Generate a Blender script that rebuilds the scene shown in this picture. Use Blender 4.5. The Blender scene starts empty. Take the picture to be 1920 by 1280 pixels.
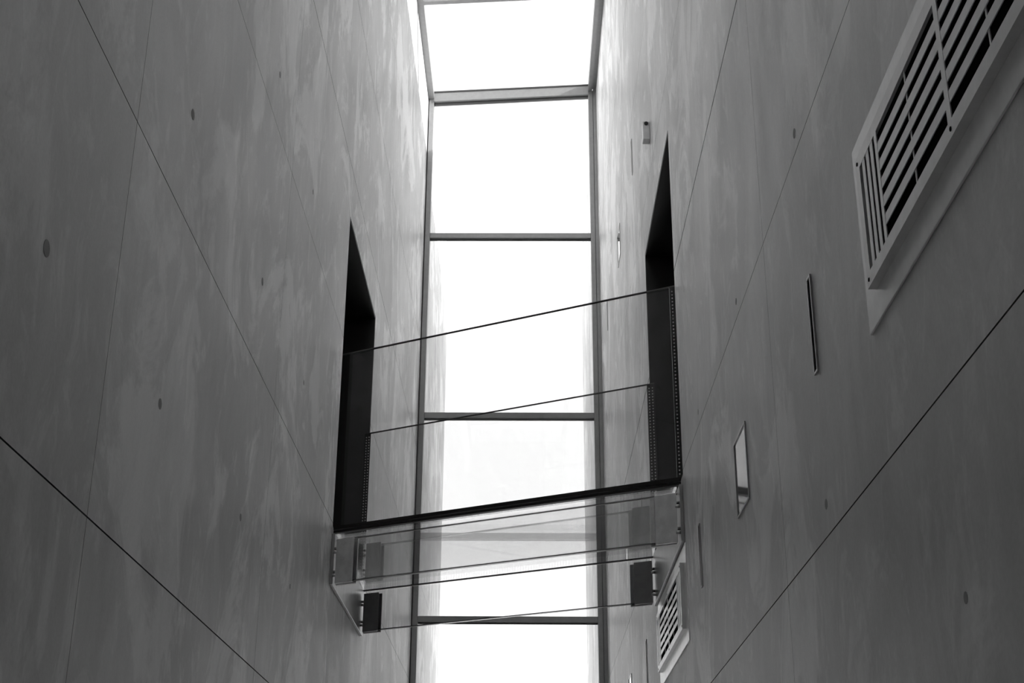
import bpy, bmesh, math, random
from mathutils import Matrix, Vector

random.seed(7)
sc = bpy.context.scene
COL = sc.collection

# ------------------------------------------------------------------ camera
EYE = 1.45                                   # eye height above the floor
PITCH, YAW, ROLL = math.radians(22.642), math.radians(-0.612), math.radians(0.338)
FPX = 2584.3                                 # focal length in pixels of a 1920 px wide frame


def camera_axes(p, y, r):
    fwd = Vector((0, math.cos(p), math.sin(p)))
    up = Vector((0, -math.sin(p), math.cos(p)))
    rt = Vector((1, 0, 0))
    r2 = math.cos(r) * rt + math.sin(r) * up
    u2 = -math.sin(r) * rt + math.cos(r) * up
    yz = Matrix(((math.cos(y), math.sin(y), 0), (-math.sin(y), math.cos(y), 0), (0, 0, 1)))
    return yz @ r2, yz @ u2, yz @ fwd


cr, cu, cf = camera_axes(PITCH, YAW, ROLL)
cam_data = bpy.data.cameras.new('camera')
cam = bpy.data.objects.new('camera', cam_data)
COL.objects.link(cam)
m = Matrix((cr, cu, -cf)).transposed().to_4x4()
m.translation = (0, 0, EYE)
cam.matrix_world = m
cam_data.sensor_width = 36
cam_data.lens = FPX / 1920 * 36
cam_data.clip_start = 0.05
cam_data.clip_end = 500
sc.camera = cam

# ------------------------------------------------------------------ sky, sun, exposure
world = bpy.data.worlds.new('sky')
sc.world = world
world.use_nodes = True
bg = world.node_tree.nodes['Background']
bg.inputs['Color'].default_value = (1, 1, 1, 1)
bg.inputs['Strength'].default_value = 1.0

sun_data = bpy.data.lights.new('sun', 'SUN')
sun_data.energy = 7.5
sun_data.angle = math.radians(0.6)
sun = bpy.data.objects.new('sun', sun_data)
COL.objects.link(sun)
TO_SUN = Vector((1.0, -0.30, 0.50)).normalized()
sun.rotation_euler = TO_SUN.to_track_quat('Z', 'Y').to_euler()
sun.location = (12, -4, 18)

vs = sc.view_settings
vs.view_transform = 'Standard'
vs.look = 'None'
vs.gamma = 1.0
vs.use_curve_mapping = False
vs.exposure = 1.14
sc.cycles.max_bounces = 16
sc.cycles.diffuse_bounces = 10
sc.cycles.transparent_max_bounces = 40

# ------------------------------------------------------------------ dimensions (metres)
D = 14.0                    # end glazing
XL, XR = -1.155, 0.829      # faces of the two concrete walls
YB = -4.0                   # back wall
YO = 18.6                   # ends of the walls outside
ZT = 10.56                  # top of the walls
SKY0 = 0.8                  # where the skylight begins
STEP = 1.208                # height of one pour
SKEW = -0.52                # the bridge runs askew: dy per dx


def roof_z(x):              # the skylight falls slightly to the left
    return 10.46 + 0.055 * (x + 0.17)


# ------------------------------------------------------------------ materials
def nt(name):
    mt = bpy.data.materials.new(name)
    mt.use_nodes = True
    t = mt.node_tree
    return mt, t, t.nodes['Principled BSDF'], t.nodes['Material Output']


def grey(v):
    return (v, v, v, 1)


def math_node(t, op, a, b=None, clamp=False):
    n = t.nodes.new('ShaderNodeMath')
    n.operation = op
    n.use_clamp = clamp
    for i, s in enumerate((a, b)):
        if s is None:
            continue
        if isinstance(s, (int, float)):
            n.inputs[i].default_value = s
        else:
            t.links.new(s, n.inputs[i])
    return n.outputs[0]


def noise(t, vec, scale, detail=4, rough=0.55, dist=0.0):
    n = t.nodes.new('ShaderNodeTexNoise')
    n.inputs['Scale'].default_value = scale
    n.inputs['Detail'].default_value = detail
    n.inputs['Roughness'].default_value = rough
    n.inputs['Distortion'].default_value = dist
    t.links.new(vec, n.inputs['Vector'])
    return n.outputs['Fac']


def mapped(t, vec, scale, loc=(0, 0, 0)):
    n = t.nodes.new('ShaderNodeMapping')
    n.inputs['Scale'].default_value = scale
    n.inputs['Location'].default_value = loc
    t.links.new(vec, n.inputs['Vector'])
    return n.outputs['Vector']


def ramp(t, fac, lo, hi, a=0.0, b=1.0):
    n = t.nodes.new('ShaderNodeMapRange')
    n.interpolation_type = 'SMOOTHSTEP'
    n.inputs['From Min'].default_value = lo
    n.inputs['From Max'].default_value = hi
    n.inputs['To Min'].default_value = a
    n.inputs['To Max'].default_value = b
    t.links.new(fac, n.inputs['Value'])
    return n.outputs['Result']


def concrete(name, base, streak=1.0, use_obj=True):
    mt, t, bs, out = nt(name)
    geo = t.nodes.new('ShaderNodeNewGeometry')
    pos = geo.outputs['Position']
    big = noise(t, mapped(t, pos, (1, .9, .7)), 1.0, 4, .55, .5)
    mid = noise(t, mapped(t, pos, (1, 1.7, .9), (3, 1, 5)), 1.4, 5, .6, .7)
    fine = noise(t, mapped(t, pos, (1, 11, 1.5), (1, 7, 2)), 2.0, 3, .55, .2)
    bloom = noise(t, mapped(t, pos, (1, 1.0, .7), (9, 4, 1)), 1.5, 7, .66, .9)
    bloom2 = noise(t, mapped(t, pos, (1, 3.2, 1.7), (2, 8, 3)), 1.5, 7, .68, 1.2)
    grit = noise(t, mapped(t, pos, (1, 1, 1)), 90, 2, .6)
    # lime bloom is heavier in the weathered half towards the glazing
    sp = t.nodes.new('ShaderNodeSeparateXYZ')
    t.links.new(pos, sp.inputs[0])
    wear = ramp(t, sp.outputs['Y'], 2.0, 8.0, .35, 1.0)
    v = math_node(t, 'ADD', ramp(t, big, .3, .7, -.16, .12), ramp(t, mid, .32, .68, -.13 * streak, .10 * streak))
    v = math_node(t, 'ADD', v, math_node(t, 'MULTIPLY', ramp(t, fine, .3, .7, -.025 * streak, .025 * streak), wear))
    bl = math_node(t, 'ADD', ramp(t, bloom, .50, .59, 0, .48 * streak), ramp(t, bloom2, .54, .64, 0, .30 * streak))
    v = math_node(t, 'ADD', v, math_node(t, 'MULTIPLY', bl, wear))
    v = math_node(t, 'ADD', v, ramp(t, grit, .3, .7, -.03, .03))
    v = math_node(t, 'ADD', v, 1.0)
    v = math_node(t, 'MULTIPLY', v, base)
    if use_obj:
        oi = t.nodes.new('ShaderNodeObjectInfo')
        v = math_node(t, 'MULTIPLY', v, math_node(t, 'ADD', math_node(t, 'MULTIPLY', oi.outputs['Random'], .12), .94))
    cb = t.nodes.new('ShaderNodeCombineColor')
    for i in range(3):
        t.links.new(v, cb.inputs[i])
    t.links.new(cb.outputs[0], bs.inputs['Base Color'])
    t.links.new(ramp(t, mid, .3, .7, .40, .50), bs.inputs['Roughness'])
    bs.inputs['Specular IOR Level'].default_value = .5
    bp = t.nodes.new('ShaderNodeBump')
    bp.inputs['Strength'].default_value = .12
    bp.inputs['Distance'].default_value = .004
    t.links.new(math_node(t, 'ADD', fine, math_node(t, 'MULTIPLY', grit, .3)), bp.inputs['Height'])
    t.links.new(bp.outputs['Normal'], bs.inputs['Normal'])
    return mt


def plain(name, v, rough=.5, metal=0.0, spec=.5, var=.06, scale=(6, 6, 6)):
    mt, t, bs, out = nt(name)
    geo = t.nodes.new('ShaderNodeNewGeometry')
    n = noise(t, mapped(t, geo.outputs['Position'], scale), 3.0, 4, .6)
    k = math_node(t, 'MULTIPLY', ramp(t, n, .25, .75, 1 - var, 1 + var), v)
    cb = t.nodes.new('ShaderNodeCombineColor')
    for i in range(3):
        t.links.new(k, cb.inputs[i])
    t.links.new(cb.outputs[0], bs.inputs['Base Color'])
    bs.inputs['Roughness'].default_value = rough
    bs.inputs['Metallic'].default_value = metal
    bs.inputs['Specular IOR Level'].default_value = spec
    return mt


def glass(name, tint=.93, f0=.045, rough=0.0, frit=0.0, dirt=0.0):
    """thin architectural glass: straight transmission plus Schlick reflection"""
    mt, t, bs, out = nt(name)
    t.nodes.remove(bs)
    geo = t.nodes.new('ShaderNodeNewGeometry')
    dp = t.nodes.new('ShaderNodeVectorMath')
    dp.operation = 'DOT_PRODUCT'
    t.links.new(geo.outputs['Incoming'], dp.inputs[0])
    t.links.new(geo.outputs['Normal'], dp.inputs[1])
    c = math_node(t, 'ABSOLUTE', dp.outputs['Value'])
    k = math_node(t, 'POWER', math_node(t, 'SUBTRACT', 1.0, c, True), 5.0)
    fr = math_node(t, 'ADD', math_node(t, 'MULTIPLY', k, 1 - f0), f0, True)
    tr = t.nodes.new('ShaderNodeBsdfTransparent')
    tr.inputs['Color'].default_value = grey(tint)
    gl = t.nodes.new('ShaderNodeBsdfGlossy')
    gl.inputs['Color'].default_value = grey(1)
    gl.inputs['Roughness'].default_value = rough
    mx = t.nodes.new('ShaderNodeMixShader')
    t.links.new(fr, mx.inputs[0])
    base = tr.outputs[0]
    if frit or dirt:
        df = t.nodes.new('ShaderNodeBsdfDiffuse')
        df.inputs['Color'].default_value = grey(.45)
        m2 = t.nodes.new('ShaderNodeMixShader')
        if frit:                                   # printed dots, 9 mm apart
            sep = t.nodes.new('ShaderNodeSeparateXYZ')
            t.links.new(geo.outputs['Position'], sep.inputs[0])
            a = math_node(t, 'SUBTRACT', math_node(t, 'FRACT', math_node(t, 'MULTIPLY', sep.outputs['X'], 110.0)), .5)
            b = math_node(t, 'SUBTRACT', math_node(t, 'FRACT', math_node(t, 'MULTIPLY', sep.outputs['Y'], 110.0)), .5)
            r = math_node(t, 'ADD', math_node(t, 'MULTIPLY', a, a), math_node(t, 'MULTIPLY', b, b))
            fac = math_node(t, 'MULTIPLY', math_node(t, 'LESS_THAN', r, .11), frit)
        else:                                      # rain dirt on the skylight
            n = noise(t, mapped(t, geo.outputs['Position'], (9, 9, 9)), 2.0, 5, .6)
            fac = ramp(t, n, .40, .75, dirt * .6, dirt)
        t.links.new(fac, m2.inputs[0])
        t.links.new(tr.outputs[0], m2.inputs[1])
        t.links.new(df.outputs[0], m2.inputs[2])
        base = m2.outputs[0]
    t.links.new(base, mx.inputs[1])
    t.links.new(gl.outputs[0], mx.inputs[2])
    t.links.new(mx.outputs[0], out.inputs['Surface'])
    return mt


M = {
    'wall': concrete('board_smooth_concrete', .65),
    'core': plain('concrete_joint', .10, .9),
    'floor': concrete('floor_concrete', .5, .3, False),
    'ceil': concrete('ceiling_concrete', .55, .4, False),
    'ground': plain('outdoor_paving', .55, .8),
    'alu': plain('window_frame_metal', .30, .42, .35),
    'alu_dark': plain('window_frame_gasket', .05, .6),
    'pane': glass('window_glass', .86, .05),
    'roofglass': glass('skylight_glass', .88, .05, dirt=.08),
    'clear': glass('balustrade_glass', .935, .04),
    'deckglass': glass('deck_glass', .74, .07, frit=.25),
    'steel': plain('satin_steel', .46, .36, .75, var=.12, scale=(9, 9, 2)),
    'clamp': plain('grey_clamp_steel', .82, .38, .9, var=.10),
    'clamp_shaded': plain('shaded_clamp_steel', .34, .42, .6, var=.1),  # darker copy of the clamp steel: shade on the far clamps put into colour
    'black': plain('black_steel', .012, .35, .0, .4),
    'lining': plain('black_door_lining', .024, .4, 0, .4),
    'leaf': plain('dark_door_leaf', .03, .4, 0, .4),
    'grille': plain('grille_paint', .74, .26, .0),
    'plate': plain('grille_plate_paint', .92, .24, .0),
    'hole': plain('dark_duct', .012, 1.0, 0, 0.0),
    'frame': plain('fixture_steel', .45, .3, .8),
    'glossy': plain('fixture_glass', .25, .06, 0, .8, .02),
    'plug': plain('tie_hole_mortar', .34, .8),
    'white': plain('white_plastic', .9, .35),
    'lens': plain('sensor_lens', .03, .1),
    'edge': plain('glass_edge', .16, .2, 0, .6),
    'dot': plain('strip_dot', .95, .5),
}


# ------------------------------------------------------------------ mesh helpers
def link(name, bm, mat, parent=None, smooth=False):
    me = bpy.data.meshes.new(name)
    bmesh.ops.recalc_face_normals(bm, faces=bm.faces)
    bm.to_mesh(me)
    bm.free()
    me.materials.append(M[mat])
    if smooth:
        for p in me.polygons:
            p.use_smooth = True
    o = bpy.data.objects.new(name, me)
    COL.objects.link(o)
    if parent:
        o.parent = parent
        o.matrix_parent_inverse = parent.matrix_world.inverted()
    return o


def empty(name, loc):
    o = bpy.data.objects.new(name, None)
    o.empty_display_size = .2
    o.location = loc
    COL.objects.link(o)
    o.matrix_world = Matrix.Translation(loc)
    return o


def tag(o, label, cat, group=None):
    o['label'] = label
    o['category'] = cat
    if group:
        o['group'] = group
    return o


def structure(o, label=None):
    o['kind'] = 'structure'
    if label:
        o['label'] = label
    return o


HEX = ((0, 1, 3, 2), (4, 6, 7, 5), (0, 4, 5, 1), (2, 3, 7, 6), (0, 2, 6, 4), (1, 5, 7, 3))


def hexa(bm, pts):
    """8 points ordered x-major, y, z minor"""
    v = [bm.verts.new(p) for p in pts]
    for f in HEX:
        bm.faces.new([v[i] for i in f])
    return v


def box(bm, x0, x1, y0, y1, z0, z1):
    return hexa(bm, [(x, y, z) for x in (x0, x1) for y in (y0, y1) for z in (z0, z1)])


def bevel(bm, w, seg=2):
    bmesh.ops.bevel(bm, geom=list(bm.edges), offset=w, segments=seg, affect='EDGES', profile=.5)


def box_obj(name, b, mat, parent=None, bev=0):
    bm = bmesh.new()
    box(bm, *b)
    if bev:
        bevel(bm, bev)
    return link(name, bm, mat, parent)


def sheet(bm, xa, xb, yc, z0, z1, th):
    """upright slab along the skewed bridge direction, yc = its y at x = 0"""
    h = th / 2 * math.sqrt(1 + SKEW * SKEW)
    hexa(bm, [(x, yc + SKEW * x + s * h, z) for x in (xa, xb) for s in (-1, 1) for z in (z0, z1)])


def rod(bm, p0, p1, r, seg=12):
    p0, p1 = Vector(p0), Vector(p1)
    d = p1 - p0
    mat = Matrix.Translation((p0 + p1) / 2) @ d.to_track_quat('Z', 'Y').to_matrix().to_4x4()
    bmesh.ops.create_cone(bm, cap_ends=True, segments=seg, radius1=r, radius2=r, depth=d.length, matrix=mat)


def slab_with_holes(bm, xf, xb, y0, y1, z0, z1, holes):
    """plate in a yz plane with rectangular holes, from x = xf to xb"""
    ys = sorted({y0, y1, *[min(max(h[i], y0), y1) for h in holes for i in (0, 1)]})
    zs = sorted({z0, z1, *[min(max(h[i], z0), z1) for h in holes for i in (2, 3)]})

    def solid(i, j):
        if not (0 <= i < len(ys) - 1 and 0 <= j < len(zs) - 1):
            return False
        yc, zc = (ys[i] + ys[i + 1]) / 2, (zs[j] + zs[j + 1]) / 2
        return not any(h[0] < yc < h[1] and h[2] < zc < h[3] for h in holes)
    vd = {}

    def vv(x, i, j):
        k = (x, i, j)
        if k not in vd:
            vd[k] = bm.verts.new((x, ys[i], zs[j]))
        return vd[k]
    for i in range(len(ys) - 1):
        for j in range(len(zs) - 1):
            if not solid(i, j):
                continue
            for x in (xf, xb):
                bm.faces.new([vv(x, i, j), vv(x, i + 1, j), vv(x, i + 1, j + 1), vv(x, i, j + 1)])
            for di, dj, a, b in ((-1, 0, (i, j), (i, j + 1)), (1, 0, (i + 1, j), (i + 1, j + 1)),
                                 (0, -1, (i, j), (i + 1, j)), (0, 1, (i, j + 1), (i + 1, j + 1))):
                if not solid(i + di, j + dj):
                    bm.faces.new([vv(xf, *a), vv(xf, *b), vv(xb, *b), vv(xb, *a)])


# ------------------------------------------------------------------ concrete walls
DOOR_L = (8.05, 9.71, 3.60, 5.70)            # y0, y1, z0, z1
DOOR_R = (6.97, 8.62, 3.60, 5.70)


def wall(name, x, s, joints, door, wide):
    """s = direction away from the room; joints = y of upright joints"""
    root = structure(empty(name, (x, 5, 0)), 'tall fair-faced concrete wall of large cast panels')
    bm = bmesh.new()
    slab_with_holes(bm, x + s * .03, x + s * .40, YB, D + .02, 0, ZT - .02, [door])
    link('wall_core', bm, 'core', root)
    ys = [YB] + [j for j in joints if YB + .2 < j < D - .2] + [D + .02]
    zs = [0] + [STEP * k - (.045 if s > 0 and k == 4 else 0) for k in range(1, 9)] + [ZT]
    for i in range(len(ys) - 1):
        for j in range(len(zs) - 1):
            a = .0013
            lo, hi = wide.get(j, .0015), wide.get(j + 1, .0015)
            y0, y1, z0, z1 = ys[i] + a, ys[i + 1] - a, zs[j] + lo, zs[j + 1] - hi
            if j == len(zs) - 2:
                z1 = zs[j + 1]
            if door[0] < y0 and y1 < door[1] and door[2] < z0 and z1 < door[3]:
                continue
            bm = bmesh.new()
            slab_with_holes(bm, x, x + s * .03, y0, y1, z0, z1, [door])
            if not bm.faces:
                bm.free()
                continue
            for f in bm.faces:                      # mastic in the joints
                if len({round(v.co.x, 4) for v in f.verts}) > 1:
                    f.material_index = 1
            o = link('concrete_panel', bm, 'wall', root)
            o.data.materials.append(M['core'])
    return root


wl = wall('wall_left', XL, -1, [3.52 + 2.43 * k for k in range(-3, 5)], DOOR_L, {2: .0026, 3: .0019, 5: .0026, 6: .0024})
wr = wall('wall_right', XR, 1, [4.32 + 2.55 * k for k in range(-3, 4)], DOOR_R, {2: .0022, 4: .0046, 7: .003})


def outer_wall(name, x, s):
    root = structure(empty(name, (x, 16, 0)), 'concrete wall running on outdoors past the end glazing')
    box_obj('wall_core', (min(x + s * .03, x + s * .4), max(x + s * .03, x + s * .4), D + .1, YO, 0, 10.54), 'core', root)
    zs = [0] + [STEP * k for k in range(1, 9)] + [ZT]
    for j in range(len(zs) - 1):
        for y0, y1 in ((D + .1, 16.3), (16.3, YO)):
            box_obj('concrete_panel', (min(x, x + s * .03), max(x, x + s * .03), y0 + .001, y1 - .001, zs[j] + .002, zs[j + 1] - .002), 'wall', root)


outer_wall('wall_outdoor_left', XL, -1)
outer_wall('wall_outdoor_right', XR, 1)

structure(box_obj('wall_back', (XL - .4, XR + .4, YB - .3, YB, 0, ZT), 'wall'), 'plain concrete wall closing the hall')
structure(box_obj('floor', (XL - .4, XR + .4, YB - .3, D + .1, -.2, 0), 'floor'), 'smooth concrete floor')
structure(box_obj('ground', (-40, 40, -40, 80, -.6, -.2), 'ground'), 'pale paving outdoors')
structure(box_obj('ceiling', (XL - .4, XR + .4, YB - .3, SKY0, ZT, ZT + .3), 'ceil'), 'concrete roof slab')

# tie holes closed with mortar
for side, x, s, pts in (('l', XL, 1, [(4.10, 2.561, .020), (2.97, 1.48, .022), (5.48, 3.64, .016), (5.47, 2.564, .018), (4.087, 1.489, .018),
                                     (5.425, 1.488, .016), (6.583, 3.622, .014), (6.7, 2.56, .014), (6.7, 1.49, .014)]),
                        ('r', XR, -1, [(3.691, 2.238, .016), (4.959, 2.241, .014), (3.684, 1.053, .015), (2.585, .558, .012), (6.243, 2.24, .014)])):
    for y, z, r in pts:
        bm = bmesh.new()
        rod(bm, (x - s * .01, y, z + EYE), (x + s * .0008, y, z + EYE), r, 16)
        link('tie_plug', bm, 'plug', wl if side == 'l' else wr)

# ------------------------------------------------------------------ doorways in both walls
for n, (x, s, (y0, y1, z0, z1)) in enumerate(((XL, -1, DOOR_L), (XR, 1, DOOR_R))):
    d = structure(empty('door_%d' % (n + 1), (x, (y0 + y1) / 2, z0)),
                  'black-lined doorway in the %s wall at the end of the bridge' % ('left' if s < 0 else 'right'))
    xa, xb = sorted((x + s * .002, x + s * .42))
    box_obj('lining_jamb', (xa, xb, y0, y0 + .012, z0, z1), 'lining', d)
    box_obj('lining_jamb', (xa, xb, y1 - .012, y1, z0, z1), 'lining', d)
    box_obj('lining_head', (xa, xb, y0 + .012, y1 - .012, z1 - .012, z1), 'lining', d)
    box_obj('threshold', (xa, xb, y0 + .012, y1 - .012, z0, z0 + .012), 'lining', d)
    lx = x + s * .36
    leaf = box_obj('door_leaf', (lx - .025, lx + .025, y0 + .014, y1 - .014, z0 + .014, z1 - .014), 'leaf', d)
    bm = bmesh.new()
    rod(bm, (lx - s * .025, y0 + .14, z0 + 1.05), (lx - s * .075, y0 + .14, z0 + 1.05), .012)
    rod(bm, (lx - s * .07, y0 + .14, z0 + 1.05), (lx - s * .07, y0 + .27, z0 + 1.05), .010)
    link('door_handle', bm, 'steel', leaf, True)

# ------------------------------------------------------------------ end glazing
win = structure(empty('window_1', (-.17, D, 0)), 'tall end glazing of stacked panes in a grey metal frame')
ML, MR = -1.088, .737                        # inner edges of the mullions
box_obj('mullion', (XL + .012, ML, D - .05, D + .06, 0, 10.40), 'alu', win, .003)
box_obj('gasket', (XL, XL + .012, D - .02, D + .06, 0, 10.40), 'alu_dark', win)
box_obj('mullion', (MR, MR + .050, D - .05, D + .06, 0, 10.52), 'alu', win, .003)
box_obj('gasket', (MR + .050, MR + .054, D - .02, D + .06, 0, 10.51), 'alu_dark', win)
box_obj('mullion', (MR + .054, XR, D - .045, D + .06, 0, 10.52), 'alu', win, .003)
TR = [.05, 2.03, 4.23, 6.42, 8.58]
for z in TR:
    box_obj('transom', (ML, MR, D - .035, D + .05, z - .03, z + .03), 'alu', win, .003)
    box_obj('transom_gasket', (ML, MR, D - .004, D + .03, z - .042, z - .03), 'alu_dark', win)
tops = TR[1:] + [10.36]
for a, b in zip(TR, tops):
    box_obj('pane', (ML - .012, MR + .012, D + .006, D + .030, a + .03, b - (.042 if b < 10 else -.02)), 'pane', win)


def tilted(name, x0, x1, y0, y1, dz0, dz1, mat, parent):
    """bar that follows the slope of the skylight"""
    bm = bmesh.new()
    hexa(bm, [(x, y, roof_z(x) + dz) for x in (x0, x1) for y in (y0, y1) for dz in (dz0, dz1)])
    return link(name, bm, mat, parent)


# ------------------------------------------------------------------ skylight
sky = structure(empty('window_2', (-.17, 9, 10.46)), 'glazed roof light over the slot, bent down into the end glazing')
tilted('head_beam', ML, MR, D - .06, D + .06, -.07, .045, 'alu', sky)
tilted('head_gasket', ML, MR, D - .02, D + .02, -.085, -.07, 'alu_dark', sky)
tilted('head_gasket', ML, MR, D - .068, D - .055, .045, .062, 'alu_dark', sky)
tilted('side_rail', XL, ML, SKY0, D - .05, -.03, .09, 'alu', sky)
tilted('side_rail', MR, MR + .046, SKY0, D - .05, -.03, .09, 'alu', sky)
tilted('side_rail', MR + .046, XR, SKY0, D - .05, .0, .09, 'alu', sky)
yj = [D - .06]
y = 12.09
while y > SKY0 + .5:
    yj.append(y)
    tilted('rafter', ML, MR, y - .03, y + .03, -.04, .085, 'alu', sky)
    y -= 1.62
yj.append(SKY0)
for b, a in zip(yj, yj[1:]):
    tilted('pane', ML - .01, MR + .01, a + .002, b - .002, .055, .075, 'roofglass', sky)

# ------------------------------------------------------------------ glass footbridge
DZ = EYE + 2.155                              # top of the deck
br = tag(empty('glass_footbridge', (-.16, 8.3, DZ)), 'glass footbridge with glass balustrades crossing askew between the two doorways', 'footbridge')
YN, YF = 7.48, 9.03                           # near and far edge at x = 0
bm = bmesh.new()
hexa(bm, [(x, y + SKEW * x, z) for x in (XL + .022, XR - .022) for y in (YN + .03, YF - .005) for z in (DZ - .045, DZ)])
deck = link('deck', bm, 'deckglass', br)
deck['label'] = 'walking deck of dotted glass'
bm = bmesh.new()
sheet(bm, XL + .003, XR - .003, YN + .006, DZ - .017, DZ + .004, .035)
sheet(bm, XL + .003, XR - .003, YN + .010, DZ - .036, DZ - .021, .028)  # slit left between the two bars imitates a glint along the rail
e = link('edge_rail', bm, 'black', br)
e['label'] = 'black rail along the near edge of the deck'
bm = bmesh.new()
sheet(bm, XL + .003, XR - .003, YF, DZ - .05, DZ - .040, .012)
link('edge_seal', bm, 'edge', br)
bm = bmesh.new()
sheet(bm, XL + .022, XR - .022, YN + .03, DZ - .078, DZ - .072, .012)
link('edge_seal', bm, 'edge', br)
BT = EYE + 3.285
for yc in (YN + .025, YF + .02):
    near = yc < 8
    gl, gr = (XL - .06 if near else XL - .03), XR + .03
    bm = bmesh.new()
    sheet(bm, gl, gr, yc, DZ + .004, BT, .017)
    g = link('balustrade', bm, 'clear', br)
    bm = bmesh.new()
    sheet(bm, gl, gr, yc, BT, BT + .005, .017)
    link('glass_top_edge', bm, 'edge', g)
    for xa, xb in ((XL - .03, XL + .015), (XR - .018, XR + .03))[1 if near else 0:]:
        bm = bmesh.new()
        sheet(bm, xa, xb, yc, DZ + .004, BT, .010)
        st = link('dotted_strip', bm, 'black', br)
        bm = bmesh.new()
        zz = DZ + .03
        while zz < BT - .02:
            for fx in (.28, .72):
                xx = xa + (xb - xa) * fx
                rod(bm, (xx, yc + SKEW * xx - .0078, zz), (xx, yc + SKEW * xx - .004, zz), .0046, 6)
            zz += .021
        dd = link('strip_dots', bm, 'dot', st)
        dd['kind'] = 'stuff'
for yc in (YN - .02, YF - .07):
    bm = bmesh.new()
    sheet(bm, XL + .04, XR - .04, yc, EYE + 1.815, DZ - .075, .024)
    b = link('glass_beam', bm, 'clear', br)
    bm = bmesh.new()
    sheet(bm, XL + .04, XR - .04, yc, EYE + 1.809, EYE + 1.815, .024)
    link('glass_bottom_edge', bm, 'edge', b)
    near = yc < 8
    for s, xw in ((1, XL), (-1, XR)):
        c = None
        for dy in (-.024, .024):
            xa, xb = xw + s * .035, xw + s * (.145 if dy < 0 else .165)
            bm = bmesh.new()
            sheet(bm, min(xa, xb), max(xa, xb), yc + dy, EYE + 1.80, EYE + 2.065, .022)
            bevel(bm, .002, 1)
            o = link('clamp_plate', bm, 'clamp' if near else 'clamp_shaded', br)
            if dy < 0:
                for zb in (1.86, 2.00):
                    bm = bmesh.new()
                    xc = xw + s * .02
                    for q in (-.012, .016):
                        rod(bm, (xw + s * .018, yc + dy + SKEW * xc + q, EYE + zb + q), (xw + s * .044, yc + dy + SKEW * xc + q, EYE + zb + q), .009)
                    link('bolt', bm, 'steel', o, True)
for xw, s, y0, y1 in ((XL, 1, 8.03, 9.66), (XR, -1, 6.99, 8.62)):
    bm = bmesh.new()
    xa, xb = sorted((xw + s * .001, xw + s * .02))
    box(bm, xa, xb, y0, y1, EYE + 1.80, DZ - .05)
    bevel(bm, .002, 1)
    o = link('wall_plate', bm, 'steel', br)
    o['label'] = 'steel plate bolted to the concrete under the deck'

# ------------------------------------------------------------------ ventilation grilles on the right wall
def grille(name, yfar, label, z0=EYE + 1.285):
    L, H = 1.57, .502
    ynear = yfar - L
    z1 = z0 + H
    g = tag(empty(name, (XR, (yfar + ynear) / 2, z0)), label, 'vent', 'ventilation grilles on the right wall')
    xp = XR - .006
    box_obj('back_plate', (xp, XR - .0005, ynear, yfar, z0, z1), 'plate', g, .002)
    xf, xq = XR - .027, xp - .0002
    a0, a1, b0, b1 = ynear + .10, yfar - .10, z0 + .075, z1 - .085
    w = .034
    holes = []
    bm = bmesh.new()
    slab_with_holes(bm, xf, xq, a0, a1, b0, b1, [(a0 + w, a1 - w, b0 + w, b1 - w)])
    link('frame', bm, 'grille', g)
    box_obj('duct_opening', (xf + .0075, xf + .009, a0 + w, a1 - w, b0 + w, b1 - w), 'hole', g)
    i0, i1, j0, j1 = a0 + w, a1 - w, b0 + w, b1 - w
    e = .155                                   # zones of upright slats at both ends
    xs0, xs1 = xf + .0005, xf + .0026
    for q in (i0 + e, i1 - e):
        box_obj('divider', (xf, xs1, q - .010, q + .010, j0, j1), 'grille', g)
    for base in (i0, i1 - e):
        for k in range(1, 4):
            q = base + e * k / 4 + (-.003 if base == i0 else .003)
            box_obj('upright_slat', (xs0, xs1, q - .0115, q + .0115, j0, j1), 'grille', g)
    c0, c1 = i0 + e + .010, i1 - e - .010
    n = 6
    for k in range(1, n):
        z = j0 + (j1 - j0) * k / n
        box_obj('slat', (xs0, xs1, c0, c1, z - .0125, z + .0125), 'grille', g)
    mid = (c0 + c1) / 2
    box_obj('divider', (xf, xs1, mid - .012, mid + .012, j0, j1), 'grille', g)
    for q in ((c0 + mid) / 2, (c1 + mid) / 2):
        box_obj('thin_bar', (xs0 + .002, xs1 + .002, q - .0035, q + .0035, j0, j1), 'grille', g)
    for q in (a0 + .017, mid, a1 - .017):
        for z in (b0 + .017, b1 - .017):
            bm = bmesh.new()
            rod(bm, (xf - .0012, q, z), (xf + .004, q, z), .005, 10)
            link('screw', bm, 'hole', g)
    return g


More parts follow.
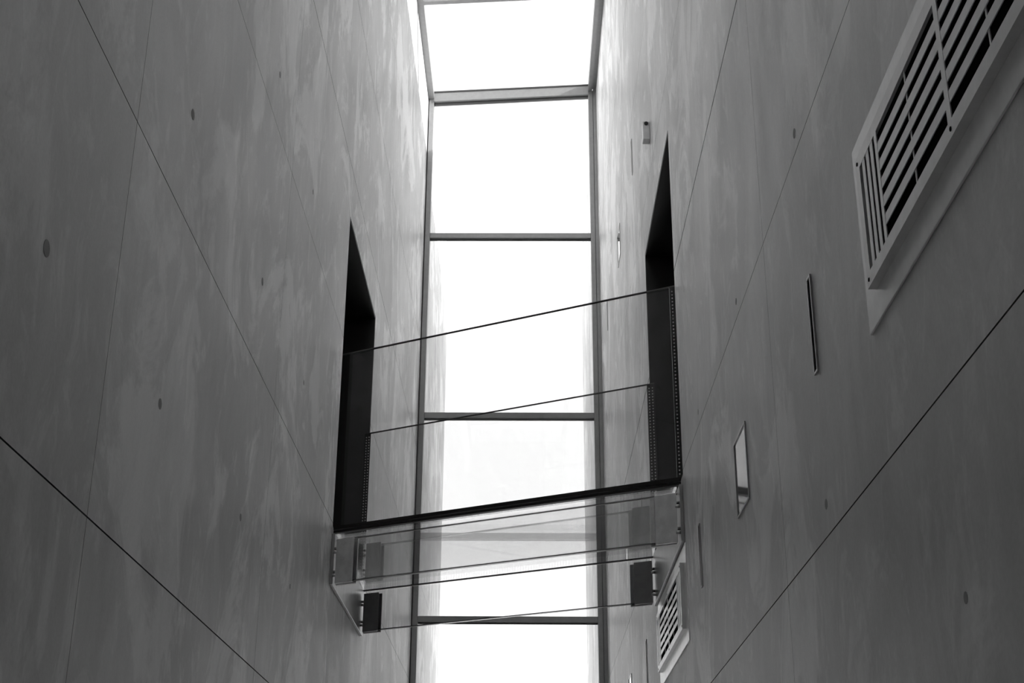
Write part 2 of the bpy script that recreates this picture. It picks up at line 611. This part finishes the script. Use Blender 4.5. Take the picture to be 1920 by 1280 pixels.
grille('ventilation_grille', 3.04, 'large slatted ventilation grille at the upper right edge of the photo')
grille('ventilation_grille', 8.53, 'slatted ventilation grille on the right wall just under the bridge')


# ------------------------------------------------------------------ glazed fixtures let into the right wall
def fixture(name, yc, w, zc, label, cat, group):
    h = .30
    g = tag(empty(name, (XR, yc, zc - h / 2)), label, cat, group)
    t = .006
    xf = XR - .006
    y0, y1, z0, z1 = yc - w / 2, yc + w / 2, zc - h / 2, zc + h / 2
    bm = bmesh.new()
    slab_with_holes(bm, xf, XR - .0005, y0, y1, z0, z1, [(y0 + t, y1 - t, z0 + t, z1 - t)])
    link('frame', bm, 'frame', g)
    box_obj('pane', (XR - .002, XR - .0005, y0 + t, y1 - t, z0 + t, z1 - t), 'glossy' if w > .1 else 'hole', g)
    return g


SL, SQ = 'narrow upright slots on the right wall', 'small square panes on the right wall'
for yc, zr, lab in ((3.65, 1.578, 'narrow upright steel-framed slot beside the large grille'),
                    (6.39, 1.575, 'narrow upright slot right of the grille under the bridge'),
                    (9.48, 1.60, 'narrow upright slot left of the grille under the bridge'),
                    (9.39, 5.48, 'narrow upright slot beside the small box above the right doorway'),
                    (12.75, 5.60, 'narrow upright slot nearest to the end glazing, crossed by the bridge glass')):
    fixture('recessed_slot', yc, .045, zr + EYE, lab, 'wall slot', SL)
for yc, zr, lab in ((5.06, 1.578, 'small square framed pane mirroring the window, below right of the bridge'),
                    (11.03, 1.60, 'small square framed pane at the bottom edge of the photo near the end glazing'),
                    (10.97, 5.50, 'small square framed pane high up between doorway and end glazing')):
    fixture('square_fixture', yc, .29, zr + EYE, lab, 'fixture', SQ)

# small box over the right doorway
sx = tag(empty('sensor_box', (XR, 8.02, EYE + 4.83)), 'small pale box fixed to the concrete above the right doorway', 'sensor')
bm = bmesh.new()
box(bm, XR - .045, XR - .001, 7.99, 8.06, EYE + 4.80, EYE + 4.94)
bevel(bm, .004)
hb = link('housing', bm, 'white', sx)
bm = bmesh.new()
rod(bm, (XR - .022, 7.984, EYE + 4.92), (XR - .022, 7.992, EYE + 4.92), .014, 16)
link('lens', bm, 'lens', sx)
